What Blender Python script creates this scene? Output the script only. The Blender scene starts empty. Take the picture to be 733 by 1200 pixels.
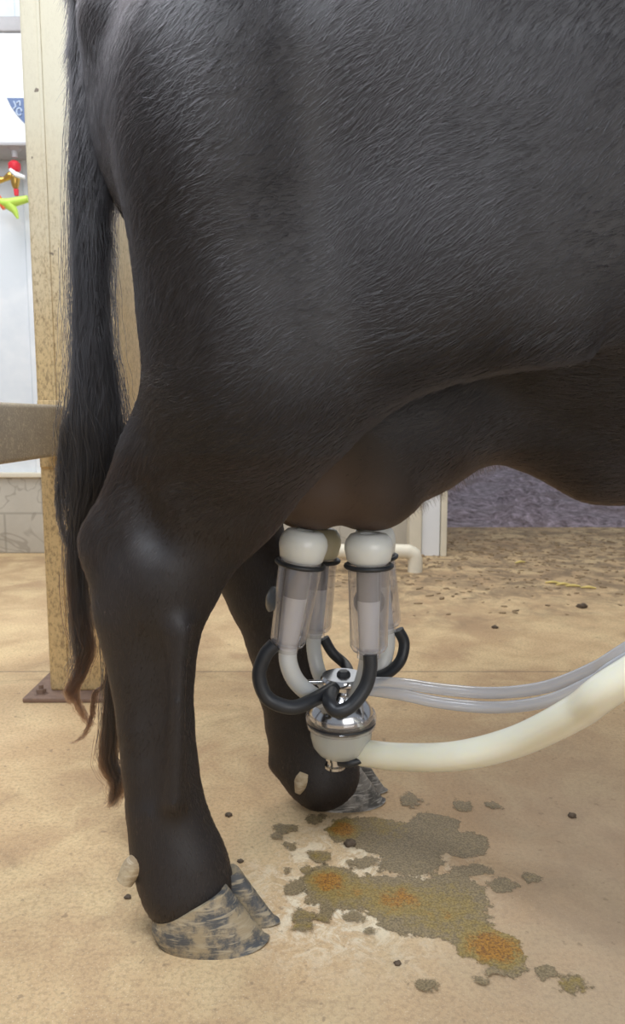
import bpy, bmesh, math, random
import numpy as np
from mathutils import Vector, Matrix
random.seed(7); rng = np.random.default_rng(7)
SC = bpy.context.scene
COL = SC.collection

# ------------------------------------------------------------------ camera
FPX, HC = 870.0, 0.70
TH = math.atan2(110, FPX); CT, ST = math.cos(TH), math.sin(TH)
cam_d = bpy.data.cameras.new('camera'); cam = bpy.data.objects.new('camera', cam_d); COL.objects.link(cam)
cam.location = (0, 0, HC); cam.rotation_euler = (math.pi/2 - TH, 0, 0)
cam_d.sensor_fit = 'VERTICAL'; cam_d.sensor_height = 36.0; cam_d.lens = 36.0*FPX/1200.0; cam_d.clip_start = 0.02
cam_d.dof.use_dof = True; cam_d.dof.focus_distance = 1.02; cam_d.dof.aperture_fstop = 9.0
SC.camera = cam
SC.view_settings.view_transform = 'Standard'; SC.view_settings.look = 'None'
SC.view_settings.exposure = 0.0; SC.view_settings.gamma = 1.0; SC.view_settings.use_curve_mapping = False

def P(px, py, Y):
    """world point on the plane y = Y seen at that place of the 733x1200 photograph"""
    u = (px-366.5)/FPX; v = (600-py)/FPX
    d = (u, CT+v*ST, -ST+v*CT); t = Y/d[1]
    return (d[0]*t, Y, HC+d[2]*t)
def F(px, py, z=0.0):
    u = (px-366.5)/FPX; v = (600-py)/FPX
    d = (u, CT+v*ST, -ST+v*CT); t = (z-HC)/d[2]
    return (d[0]*t, d[1]*t, z)
def S(py, Y):                      # metres per pixel there
    v = (600-py)/FPX
    return Y/(CT+v*ST)/FPX

# ------------------------------------------------------------------ light
w = bpy.data.worlds.new('world'); SC.world = w; w.use_nodes = True
bg = w.node_tree.nodes['Background']; bg.inputs[0].default_value = (0.84, 0.90, 1.0, 1); bg.inputs[1].default_value = 0.36
def area(name, loc, target, size, power, color):
    l = bpy.data.lights.new(name, 'AREA'); l.shape = 'RECTANGLE'; l.size, l.size_y = size; l.energy = power; l.color = color
    o = bpy.data.objects.new(name, l); COL.objects.link(o); o.location = loc
    o.rotation_euler = (Vector(target)-Vector(loc)).to_track_quat('-Z', 'Y').to_euler(); return o
area('ceiling_lamp', (-0.45, 0.22, 2.45), (0.05, 1.0, 0.8), (1.7, 0.7), 55, (0.84, 0.91, 1.0))
area('cluster_fill_light', (1.6, -2.4, 1.5), (0.1, 1.2, 0.4), (2.4, 1.8), 50, (1.0, 0.97, 0.93))  # added fill from the camera side, no real source, brightens the milking cups
area('ceiling_lamp', (-1.6, 2.4, 2.9), (-1.3, 2.9, 0.3), (2.0, 1.2), 42, (0.95, 0.97, 1.0))
area('ceiling_lamp', (0.9, 3.0, 3.0), (0.6, 2.4, 0.0), (1.6, 1.0), 34, (1.0, 0.95, 0.86))

# ------------------------------------------------------------------ materials
class NT:
    def __init__(s, name):
        s.m = bpy.data.materials.new(name); s.m.use_nodes = True; s.t = s.m.node_tree; s.t.nodes.clear()
        s.out = s.t.nodes.new('ShaderNodeOutputMaterial')
    def n(s, typ, props=None, **ins):
        x = s.t.nodes.new('ShaderNode'+typ)
        for k, v in (props or {}).items(): setattr(x, k, v)
        for k, v in ins.items():
            key = int(k[1:]) if k[0] == '_' and k[1:].isdigit() else k.replace('__', ' ')
            s.set(x.inputs[key], v)
        return x
    def set(s, sock, v):
        if isinstance(v, bpy.types.NodeSocket): s.t.links.new(v, sock)
        else:
            if isinstance(v, (tuple, list)) and len(v) == 3 and sock.type == 'RGBA': v = (*v, 1)
            sock.default_value = v
    def noise(s, scale, detail=4, rough=.55, vec=None, dist=0.0):
        x = s.n('TexNoise', Scale=scale, Detail=detail, Roughness=rough, Distortion=dist)
        s.t.links.new(vec if vec is not None else s.obj(), x.inputs['Vector']); return x.outputs['Fac']
    def obj(s):
        if not hasattr(s, '_o'): s._o = s.n('NewGeometry').outputs['Position']
        return s._o
    def loc(s):
        if not hasattr(s, '_l'): s._l = s.n('TexCoord').outputs['Object']
        return s._l
    def ramp(s, fac, stops):
        r = s.n('ValToRGB', Fac=fac); e = r.color_ramp.elements
        while len(e) < len(stops): e.new(0.5)
        for i, (p, c) in enumerate(stops):
            e[i].position = p; e[i].color = (*c, 1) if isinstance(c, tuple) else (c, c, c, 1)
        return r.outputs['Color']
    def mix(s, fac, a, b, blend='MIX'):
        x = s.n('Mix', {'data_type': 'RGBA', 'blend_type': blend}, Factor=fac)
        s.set(x.inputs[6], a); s.set(x.inputs[7], b); return x.outputs[2]
    def math(s, op, a, b=0.0, clamp=False):
        x = s.n('Math', {'operation': op, 'use_clamp': clamp}); s.set(x.inputs[0], a); s.set(x.inputs[1], b); return x.outputs[0]
    def maprange(s, v, a, b, c=0.0, d=1.0):
        return s.n('MapRange', {'interpolation_type': 'SMOOTHSTEP'}, Value=v, From__Min=a, From__Max=b, To__Min=c, To__Max=d).outputs['Result']
    def bump(s, h, strength=.3, dist=.005):
        return s.n('Bump', Height=h, Strength=strength, Distance=dist).outputs['Normal']
    def done(s, shader):
        s.t.links.new(shader, s.out.inputs['Surface']); return s.m
    def pbr(s, color, rough=.5, **kw):
        b = s.n('BsdfPrincipled'); s.set(b.inputs['Base Color'], color); s.set(b.inputs['Roughness'], rough)
        for k, v in kw.items(): s.set(b.inputs[k.replace('__', ' ')], v)
        return b.outputs[0]

def simple(name, color, rough=.5, var=.12, scale=30, bump=0.0, **kw):
    t = NT(name); n = t.noise(scale)
    c = t.mix(n, tuple(x*(1-var) for x in color), tuple(min(1, x*(1+var)) for x in color))
    if bump: kw['Normal'] = t.bump(n, bump, .002)
    return t.done(t.pbr(c, rough, **kw))

M = {}
RES = F(415, 1035)
def mat_floor():
    t = NT('concrete'); p = t.obj()
    sep = t.n('SeparateXYZ', Vector=p); X, Y = sep.outputs[0], sep.outputs[1]
    big = t.noise(1.5, 5, .6); mid = t.noise(6, 7, .65, dist=.5); fine = t.noise(150, 4, .7); grit = t.noise(420, 2, .6)
    c = t.ramp(big, [(.35, (.44, .285, .155)), (.5, (.56, .38, .205)), (.65, (.70, .50, .28))])
    c = t.mix(t.maprange(mid, .40, .70, 0, .60), c, (.80, .62, .34))
    c = t.mix(t.maprange(t.noise(3.2, 6, .7, dist=1), .52, .74, 0, .6), c, (.27, .18, .10))
    c = t.mix(t.maprange(fine, .42, .66, 0, .42), c, (.26, .17, .09))
    c = t.mix(t.maprange(grit, .58, .75, 0, .5), c, (.86, .78, .6))
    # greyer, darker concrete towards the near right
    gx = t.math('ADD', X, t.math('MULTIPLY', t.math('SUBTRACT', mid, .5), .8))
    grey = t.math('MULTIPLY', t.maprange(gx, -.25, .55), t.maprange(Y, 2.1, 1.1))
    c = t.mix(t.math('MULTIPLY', grey, .72), c, t.mix(t.noise(11, 8, .7, dist=1), (.22, .165, .12), (.44, .32, .22)))
    # pale dried residue round the wet patch
    pd = t.n('VectorMath', {'operation': 'DISTANCE'}, _0=p, _1=RES).outputs['Value']
    pale = t.math('MULTIPLY', t.maprange(t.math('ADD', pd, t.math('MULTIPLY', mid, .12)), .30, .10), t.maprange(t.noise(28, 8, .8, dist=1), .44, .60))
    c = t.mix(t.math('MULTIPLY', pale, .75), c, (.84, .76, .58))
    c = t.mix(t.maprange(t.noise(55, 3, .5), .66, .72, 0, .55), c, (.22, .15, .09))
    # manure and dirt trodden in near the doorway
    dy = t.math('ADD', Y, t.math('MULTIPLY', t.math('SUBTRACT', t.noise(3.5, 6, .7), .5), 2.0))
    dirt = t.math('MULTIPLY', t.maprange(dy, 2.2, 3.3), t.maprange(X, -.6, .25))
    dd = t.math('MULTIPLY', dirt, t.maprange(t.noise(9, 9, .8, dist=1), .42, .58, .15, 1))
    dirtc = t.mix(t.noise(30, 6, .7), (.11, .075, .042), (.34, .235, .135))
    c = t.mix(dd, c, dirtc)
    # saw cut joint across the slab
    jy = t.math('ADD', t.math('ABSOLUTE', t.math('SUBTRACT', Y, JY)), t.math('MULTIPLY', t.noise(25), .006))
    c = t.mix(t.maprange(jy, .0085, .004, 0, .75), c, (.16, .11, .07))
    h = t.math('ADD', t.math('ADD', t.math('MULTIPLY', fine, .8), t.math('MULTIPLY', grit, .5)), t.math('MULTIPLY', t.math('MULTIPLY', t.noise(45, 6, .7), dirt), 3.0))
    rough = t.mix(mid, (.85, .85, .85), (.6, .6, .6))
    return t.done(t.pbr(c, t.n('RGBToBW', Color=rough).outputs[0], Normal=t.bump(h, .35, .004)))
JY = F(250, 787)[1]
M['floor'] = mat_floor()

def mat_mud():
    t = NT('mud'); n = t.noise(2.2, 8, .7); f = t.noise(13, 9, .8, dist=.4)
    c = t.ramp(f, [(.36, (.11, .08, .08)), (.5, (.46, .36, .40)), (.62, (.88, .72, .82))])
    c = t.mix(t.maprange(n, .45, .65, 0, .5), c, (.24, .16, .14))
    return t.done(t.pbr(c, .55, Normal=t.bump(f, .8, .05)))
M['mud'] = mat_mud()
def mat_panel():
    t = NT('white_sheet_metal'); n = t.noise(4, 5)
    c = t.mix(t.maprange(n, .4, .7), (.74, .79, .84), (.86, .89, .92))
    return t.done(t.pbr(c, .45))
M['panel'] = mat_panel()
def mat_block():
    t = NT('painted_block'); n = t.noise(7, 6, .65); v = t.noise(1.7, 3, dist=2.5)
    c = t.mix(n, (.44, .40, .33), (.62, .58, .50))
    c = t.mix(t.maprange(t.math('ABSOLUTE', t.math('SUBTRACT', v, .5)), .012, .004, 0, .4), c, (.22, .18, .14))
    br = t.n('TexBrick', {'offset': .5}, Vector=t.n('Mapping', Vector=t.obj(), Rotation=(math.pi/2, 0, 0)).outputs[0], Scale=1.0, Mortar__Size=.006, Brick__Width=.4, Row__Height=.21)
    c = t.mix(t.math('MULTIPLY', br.outputs['Fac'], .55), c, (.30, .27, .22))
    return t.done(t.pbr(c, .8, Normal=t.bump(n, .3, .004)))
M['block'] = mat_block()
def mat_post():
    t = NT('cream_paint_dirty'); sep = t.n('SeparateXYZ', Vector=t.obj()); Z = sep.outputs[2]
    low = t.maprange(t.math('ADD', Z, t.math('MULTIPLY', t.noise(5), .5)), 1.75, .95)
    vec = t.n('Mapping', Vector=t.obj(), Scale=(1, 1, .45)).outputs[0]
    sp = t.noise(170, 9, .8, vec=vec); n = t.noise(6, 5)
    c = t.mix(n, (.60, .545, .40), (.68, .63, .49))
    c = t.mix(low, c, t.mix(n, (.56, .38, .17), (.70, .53, .28)))
    specks = t.math('MULTIPLY', t.maprange(sp, .46, .64), t.maprange(low, .0, .8, .08, .8))
    c = t.mix(specks, c, (.20, .125, .06))
    c = t.mix(t.math('MULTIPLY', t.maprange(t.noise(60, 6, .7, vec=vec), .56, .66), t.maprange(low, .0, 1, .05, .6)), c, (.22, .15, .08))
    ch = t.noise(28, 3, .5); c = t.mix(t.maprange(ch, .70, .735, 0, .9), c, (.16, .12, .09))
    return t.done(t.pbr(c, .6, Normal=t.bump(sp, .4, .002)))
M['post'] = mat_post()
def mat_steel_dirty():
    t = NT('dirty_galvanised_steel'); n = t.noise(14, 6, .7); f = t.noise(120, 5, .7, dist=2)
    c = t.mix(n, (.24, .205, .16), (.42, .36, .28)); c = t.mix(t.maprange(f, .50, .66, 0, .8), c, (.66, .56, .40))
    return t.done(t.pbr(c, .55, Metallic=.25, Normal=t.bump(f, .3, .002)))
M['rail'] = mat_steel_dirty()
M['rust'] = simple('rusty_steel', (.22, .14, .10), .75, .4, 60, .3)
M['white_plastic'] = simple('white_painted_metal', (.86, .88, .90), .35, .03)
M['cream_plastic'] = simple('cream_plastic_pipe', (.78, .72, .58), .4, .1, 20)
M['grey_trim'] = simple('grey_trim', (.42, .41, .42), .5, .1)
M['blue'] = simple('slate_blue_print', (.10, .16, .32), .4, .08)
M['blue_light'] = simple('pale_blue_print', (.50, .60, .76), .4, .04)
M['brass'] = simple('brass', (.62, .38, .10), .3, .2, 60, Metallic=.9)
M['red'] = simple('red_plastic', (.72, .03, .05), .4, .1)
M['lime'] = simple('lime_plastic', (.55, .78, .12), .4, .1)
M['orange'] = simple('orange_plastic', (.85, .16, .05), .4, .1)
M['rubber'] = simple('black_rubber', (.022, .024, .028), .42, .3, 80, .08)
M['chrome'] = simple('stainless_steel', (.62, .62, .63), .16, .08, 40, Metallic=1.0)
def milky(name, col, tr, rough=.3, sss=.5):
    t = NT(name); n = t.noise(18, 4)
    c = t.mix(n, tuple(x*.9 for x in col), col)
    b = t.pbr(c, rough, Subsurface__Weight=sss, Subsurface__Radius=(.01, .01, .008), Subsurface__Scale=1.0, Coat__Weight=.3)
    if tr: 
        mx = t.n('MixShader', Fac=tr); t.set(mx.inputs[1], b); t.t.links.new(t.n('BsdfTransparent').outputs[0], mx.inputs[2]); b = mx.outputs[0]
    return t.done(b)
M['silicone'] = milky('milky_silicone', (.88, .90, .86), .12)
M['silicone_cream'] = milky('cream_silicone', (.72, .66, .45), .1)
M['tube'] = milky('frosted_tube', (.80, .83, .83), .25)
M['liner'] = milky('white_liner', (.82, .84, .88), .15)
M['liner_grey'] = milky('grey_liner', (.26, .27, .31), .1)
M['bowl'] = milky('frosted_bowl', (.74, .76, .70), .45, .25)
def mat_hose():
    t = NT('translucent_milk_hose'); n = t.noise(10, 4)
    c = t.mix(n, (.84, .80, .62), (.90, .89, .76))
    return t.done(t.pbr(c, .28, Subsurface__Weight=.6, Subsurface__Radius=(.012, .011, .007), Subsurface__Scale=1.0, Coat__Weight=.5, Coat__Roughness=.15))
M['hose'] = mat_hose()
def mat_clear(name, tint, edge, base=.10):
    # a clear wall: mostly see through, milky and shiny where it is met at a grazing angle
    t = NT(name); lw = t.n('LayerWeight', Blend=.35).outputs['Facing']
    gl = t.n('BsdfGlossy', Color=(.95, .96, 1.0), Roughness=.06).outputs[0]
    body = t.pbr(tint, .25, Subsurface__Weight=0.0)
    tr = t.n('BsdfTransparent', Color=(.95, .95, .96)).outputs[0]
    a = t.n('MixShader', Fac=t.maprange(lw, .35, 1.0, base, edge)); t.set(a.inputs[1], tr); t.set(a.inputs[2], body)
    b = t.n('MixShader', Fac=t.maprange(lw, .2, 1.0, .07, .45)); t.set(b.inputs[1], a.outputs[0]); t.set(b.inputs[2], gl)
    return t.done(b.outputs[0])
M['clear'] = mat_clear('clear_polycarbonate', (.72, .66, .62), .55)
M['clear_tube'] = mat_clear('clear_vinyl_tube', (.66, .69, .74), 1.0, .48)
def mat_coat():
    t = NT('short_black_coat_skin'); n = t.noise(40, 5); sep = t.n('SeparateXYZ', Vector=t.obj())
    c = t.mix(n, (.010, .008, .008), (.020, .015, .014))
    # bare brown skin on the udder
    d = t.n('VectorMath', {'operation': 'DISTANCE'}, _0=t.n('Mapping', Vector=t.obj(), Scale=(1, .9, 1)).outputs[0], _1=UD_C).outputs['Value']
    ud = t.maprange(t.math('ADD', d, t.math('MULTIPLY', n, .03)), .20, .10)
    c = t.mix(ud, c, (.060, .036, .024))
    return t.done(t.pbr(c, .55, Normal=t.bump(t.noise(300, 3), .25, .001)))
UD_C = (.01, .9*1.10, .555)
M['skin'] = mat_coat()
def mat_hair(name, root, tip, rough=.30, rad=.45):
    t = NT(name); hi = t.n('HairInfo'); i = hi.outputs['Intercept']; r = hi.outputs['Random']
    c = t.mix(i, root, tip); c = t.mix(t.math('MULTIPLY', t.maprange(r, .7, 1.0), .5), c, tuple(min(1, x*2.6) for x in tip))
    h = t.n('BsdfHairPrincipled', {'model': 'CHIANG', 'parametrization': 'COLOR'})
    t.set(h.inputs['Color'], c); h.inputs['Roughness'].default_value = rough; h.inputs['Radial Roughness'].default_value = rad
    h.inputs['Random Roughness'].default_value = .3
    return t.done(h.outputs[0])
M['coat'] = mat_hair('short_black_coat', (.004, .0035, .0035), (.014, .012, .013), .30, .40)
M['coat_leg'] = mat_hair('short_brown_black_coat', (.004, .003, .0025), (.017, .011, .009), .30, .4)
M['tail_hair'] = mat_hair('black_tail_hair', (.006, .006, .007), (.020, .018, .019), .28, .5)
M['tail_tip'] = mat_hair('brown_tail_hair', (.008, .006, .006), (.07, .036, .02), .3, .5)
def mat_hoof(name, a, b, c2):
    t = NT(name); n = t.noise(26, 6, .7, vec=t.loc()); m = t.n('Mapping', Vector=t.loc(), Scale=(.25, .25, 1.6)).outputs[0]
    st = t.noise(120, 4, .6, vec=m, dist=.6)
    c = t.mix(t.maprange(n, .40, .58), a, b); c = t.mix(t.maprange(st, .50, .66, 0, .8), c, c2)
    return t.done(t.pbr(c, .42, Normal=t.bump(st, .35, .002)))
M['hoof'] = mat_hoof('mottled_hoof_horn', (.075, .078, .082), (.34, .27, .17), (.42, .35, .24))
M['hoof_far'] = mat_hoof('grey_hoof_horn', (.07, .066, .06), (.20, .185, .165), (.42, .40, .37))
M['horn'] = mat_hoof('tan_horn', (.46, .37, .24), (.30, .22, .13), (.55, .46, .33))
M['dung'] = simple('dried_dung', (.10, .07, .045), .8, .4, 90, .5)

# ------------------------------------------------------------------ mesh helpers
def link(name, me, mat, parent=None, smooth=False):
    o = bpy.data.objects.new(name, me); COL.objects.link(o)
    if mat is not None: me.materials.append(mat)
    if parent is not None: o.parent = parent
    if smooth and hasattr(me, 'polygons'):
        me.polygons.foreach_set('use_smooth', [True]*len(me.polygons)); me.update()
    return o
def from_bm(name, bm, mat, parent=None, smooth=False, auto=None):
    me = bpy.data.meshes.new(name); bmesh.ops.recalc_face_normals(bm, faces=bm.faces); 
    if auto:
        for f in bm.faces: f.smooth = True
        for e in bm.edges:
            if len(e.link_faces) == 2 and e.calc_face_angle(0) > math.radians(auto): e.smooth = False
    bm.to_mesh(me); bm.free()
    return link(name, me, mat, parent, smooth and not auto)
def tag(o, label=None, cat=None, group=None, kind=None):
    if label: o['label'] = label
    if cat: o['category'] = cat
    if group: o['group'] = group
    if kind: o['kind'] = kind
    return o
def empty(name, loc, label, cat, group=None):
    o = bpy.data.objects.new(name, None); COL.objects.link(o); o.location = loc; o.empty_display_size = .05
    bpy.context.view_layer.update()
    return tag(o, label, cat, group)
def adopt(o, par):                                # parent, keeping world coordinates
    o.parent = par; 
    T = Matrix.Identity(4); q = par
    loc = Vector((0, 0, 0))
    while q is not None: loc += Vector(q.location); q = q.parent
    if o.type in ('MESH',): o.data.transform(Matrix.Translation(-loc))
    return o
def box_bm(bm, c, s, bev=0.0, rot=None):
    r = bmesh.ops.create_cube(bm, size=1.0); vs = r['verts']
    for v in vs: v.co = Vector((v.co.x*s[0], v.co.y*s[1], v.co.z*s[2]))
    if bev:
        es = list({e for v in vs for e in v.link_edges})
        g = bmesh.ops.bevel(bm, geom=es, offset=bev, segments=3, affect='EDGES', profile=.5)
        vs = list({v for f in g['faces'] for v in f.verts} | {v for v in vs if v.is_valid})
    m = (rot or Matrix.Identity(3))
    for v in vs: v.co = m @ v.co + Vector(c)
def box(name, lo, hi, mat, parent=None, bev=.003):
    bm = bmesh.new(); c = [(a+b)/2 for a, b in zip(lo, hi)]; s = [abs(b-a) for a, b in zip(lo, hi)]
    box_bm(bm, c, s, bev); return from_bm(name, bm, mat, parent, auto=40)
def catmull(pts, n=10):
    pts = [np.array(p, float) for p in pts]; q = [2*pts[0]-pts[1]]+pts+[2*pts[-1]-pts[-2]]; out = []
    for i in range(1, len(q)-2):
        for k in range(n):
            t = k/n; a, b, c, d = q[i-1:i+3]
            out.append(.5*((2*b)+(-a+c)*t+(2*a-5*b+4*c-d)*t*t+(-a+3*b-3*c+d)*t**3))
    out.append(pts[-1]); return np.array(out)
def sweep_bm(path, rad, seg=20, bm=None, ridge=0.0, cap=True):
    """tube along a path with a radius per point"""
    bm = bm or bmesh.new(); path = np.array(path); n = len(path)
    rad = np.interp(np.linspace(0, 1, n), np.linspace(0, 1, len(rad)), rad) if hasattr(rad, '__len__') else np.full(n, rad)
    tg = np.gradient(path, axis=0); tg /= np.linalg.norm(tg, axis=1)[:, None]+1e-12
    up = np.array([0, 1, .13]); up = up-tg[0]*up.dot(tg[0]); up /= np.linalg.norm(up); rings = []
    for i in range(n):
        up = up-tg[i]*up.dot(tg[i]); up /= np.linalg.norm(up); sd = np.cross(tg[i], up)
        r = rad[i]*(1+(ridge if i % 2 else 0))
        rings.append([bm.verts.new(path[i]+r*(math.cos(a)*up+math.sin(a)*sd)) for a in np.linspace(0, 2*math.pi, seg, endpoint=False)])
    for a, b in zip(rings, rings[1:]):
        for k in range(seg): bm.faces.new((a[k], a[(k+1) % seg], b[(k+1) % seg], b[k]))
    if cap: bm.faces.new(rings[0][::-1]); bm.faces.new(rings[-1])
    return bm
def tube(name, pts, rad, mat, parent=None, seg=20, n=10, ridge=0.0, cap=True):
    return from_bm(name, sweep_bm(catmull(pts, n), rad, seg, ridge=ridge, cap=cap), mat, parent, auto=50)
def lathe(name, prof, mat, origin, axis=(0, 0, 1), parent=None, seg=40, auto=40):
    """prof: (radius, height) pairs turned round an axis through origin"""
    bm = bmesh.new(); q = Vector((0, 0, 1)).rotation_difference(Vector(axis).normalized()).to_matrix(); rings = []
    for r, h in prof:
        if r < 1e-6: rings.append([bm.verts.new(q @ Vector((0, 0, h))+Vector(origin))])
        else: rings.append([bm.verts.new(q @ Vector((r*math.cos(a), r*math.sin(a), h))+Vector(origin)) for a in np.linspace(0, 2*math.pi, seg, endpoint=False)])
    for a, b in zip(rings, rings[1:]):
        for k in range(seg):
            k2 = (k+1) % seg
            if len(a) == 1 and len(b) == 1: continue
            if len(a) == 1: bm.faces.new((a[0], b[k2], b[k]))
            elif len(b) == 1: bm.faces.new((a[k], a[k2], b[0]))
            else: bm.faces.new((a[k], a[k2], b[k2], b[k]))
    return from_bm(name, bm, mat, parent, auto=auto)

# ------------------------------------------------------------------ setting
WY = 3.85                                           # back wall
JX = .68                                            # right end of the back wall
FY = 4.75                                           # far edge of the slab in the doorway
box('floor', (-3.2, -2.6, -.12), (3.4, FY, 0), M['floor'], bev=0); tag(bpy.data.objects['floor'], kind='structure')
# block base of the back wall and the sheet metal above it
BZ = P(20, 556, WY)[2]
box('wall_back', (-3.2, WY-.03, 0), (.50, WY+.15, BZ), M['block'], bev=.004); tag(bpy.data.objects['wall_back'], kind='structure')
def corrugated(name, x0, x1, z0, z1, y):
    bm = bmesh.new(); prof = []; x = x0
    while x < x1:
        for dx, dy in ((0, 0), (.165, 0), (.178, -.018), (.202, -.018), (.215, 0)):
            if x+dx <= x1: prof.append((x+dx, y+dy))
        x += .228
    prof.append((x1, y))
    a = [bm.verts.new((px, py, z0)) for px, py in prof]; b = [bm.verts.new((px, py, z1)) for px, py in prof]
    c = [bm.verts.new((px, y+.05, z0)) for px, py in prof]; d = [bm.verts.new((px, y+.05, z1)) for px, py in prof]
    for i in range(len(prof)-1):
        bm.faces.new((a[i], a[i+1], b[i+1], b[i])); bm.faces.new((c[i+1], c[i], d[i], d[i+1])); bm.faces.new((b[i], b[i+1], d[i+1], d[i])); bm.faces.new((c[i], c[i+1], a[i+1], a[i]))
    return from_bm(name, bm, M['panel'])
tag(corrugated('wall_back_upper', -3.2, .50, BZ, 3.0, WY), kind='structure')
box('trim_1', (-3.2, WY-.05, BZ-.012), (.50, WY-.001, BZ+.012), M['cream_plastic'], bev=.003); tag(bpy.data.objects['trim_1'], kind='structure')
# jamb of the doorway: cream stud, white board, narrow edge board
xa, xb, xc, xd = (P(q, 640, WY-.1)[0] for q in (479, 494, 516, 523))
tag(box('trim_2', (xa, WY-.13, 0), (xb-.004, WY+.15, 3.0), M['cream_plastic']), kind='structure')
tag(box('trim_3', (xb, WY-.11, 0), (xc-.004, WY+.15, 3.0), M['white_plastic']), kind='structure')
tag(box('trim_4', (xc, WY-.12, 0), (xd, WY+.15, 3.0), M['cream_plastic']), kind='structure')
# muddy yard beyond the slab
def yard():
    bm = bmesh.new(); nx, ny = 150, 150; vs = []
    for j in range(ny):
        y = FY-.02+(j/(ny-1))**1.7*16
        for i in range(nx):
            x = -5+15*i/(nx-1)
            h = .035*math.sin(x*5.1+y*2.3)*math.sin(y*4.3-x*1.7)+.02*math.sin(x*13+y*5)*math.sin(y*11)+random.uniform(-.03, .03)
            z = -.04+max(0, h+.01)*min(1, (y-FY+.1)*2)+.012*max(0, y-FY)**1.25+.02*max(0, y-13)**1.6
            vs.append(bm.verts.new((x, y, z)))
    for j in range(ny-1):
        for i in range(nx-1): bm.faces.new((vs[j*nx+i], vs[j*nx+i+1], vs[(j+1)*nx+i+1], vs[(j+1)*nx+i]))
    return from_bm('ground', bm, M['mud'], smooth=True)
tag(yard(), kind='structure')

# steel column with base plate
PY0 = F(90, 815)[1]
def column():
    x0 = P(56, 760, PY0)[0]; x1 = P(134, 300, PY0)[0]; y1 = PY0+.34
    e = empty('steel_column', ((x0+x1)/2, PY0+.08, 0), 'cream painted steel column behind the tail, speckled with dirt, bolted to the floor', 'column')
    def add(o): return adopt(o, e)
    bm = bmesh.new(); t = .012
    box_bm(bm, ((x0+x1)/2, PY0+.17, 1.35), (x1-x0, .34, 2.68), .010)
    for gx in (x0+.045, x1-.06):                                     # folded ribs running up the front
        box_bm(bm, (gx, PY0-.001, 1.35), (.009, .006, 2.66), .002)
    add(from_bm('post_shaft', bm, M['post'], auto=40))
    b0 = F(30, 820)[0]; add(box('base_plate', (b0, PY0-.05, 0), (x1+.02, PY0+.37, .012), M['rust'], bev=.003))
    bp = (b0+.035, PY0-.015)
    add(lathe('bolt', [(0, .034), (.006, .034), (.006, .024), (.013, .024), (.013, .013), (.019, .013), (.019, .011)], M['rust'], (bp[0], bp[1], 0), seg=6, auto=20))
column()
# galvanised rail butting against the column and coming towards the camera on the left
def rail():
    zt = P(82, 475, PY0)[2]; zb = P(82, 533, PY0)[2]; X = P(82, 500, PY0)[0]
    e = empty('gate_rail', (X-.02, PY0-.01, zb), 'dirty grey steel rail joined to the column at the left edge', 'rail')
    bm = bmesh.new(); L = 1.5
    box_bm(bm, (X-.03, PY0-.006-L/2, (zt+zb)/2), (.05, L, zt-zb), .010)
    o = from_bm('rail_tube', bm, M['rail'], auto=40); adopt(o, e)
    o = box('mounting_plate', (X-.075, PY0-.007, zb-.03), (X+.004, PY0-.0005, zt+.012), M['post'], bev=.002); adopt(o, e)
rail()

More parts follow.
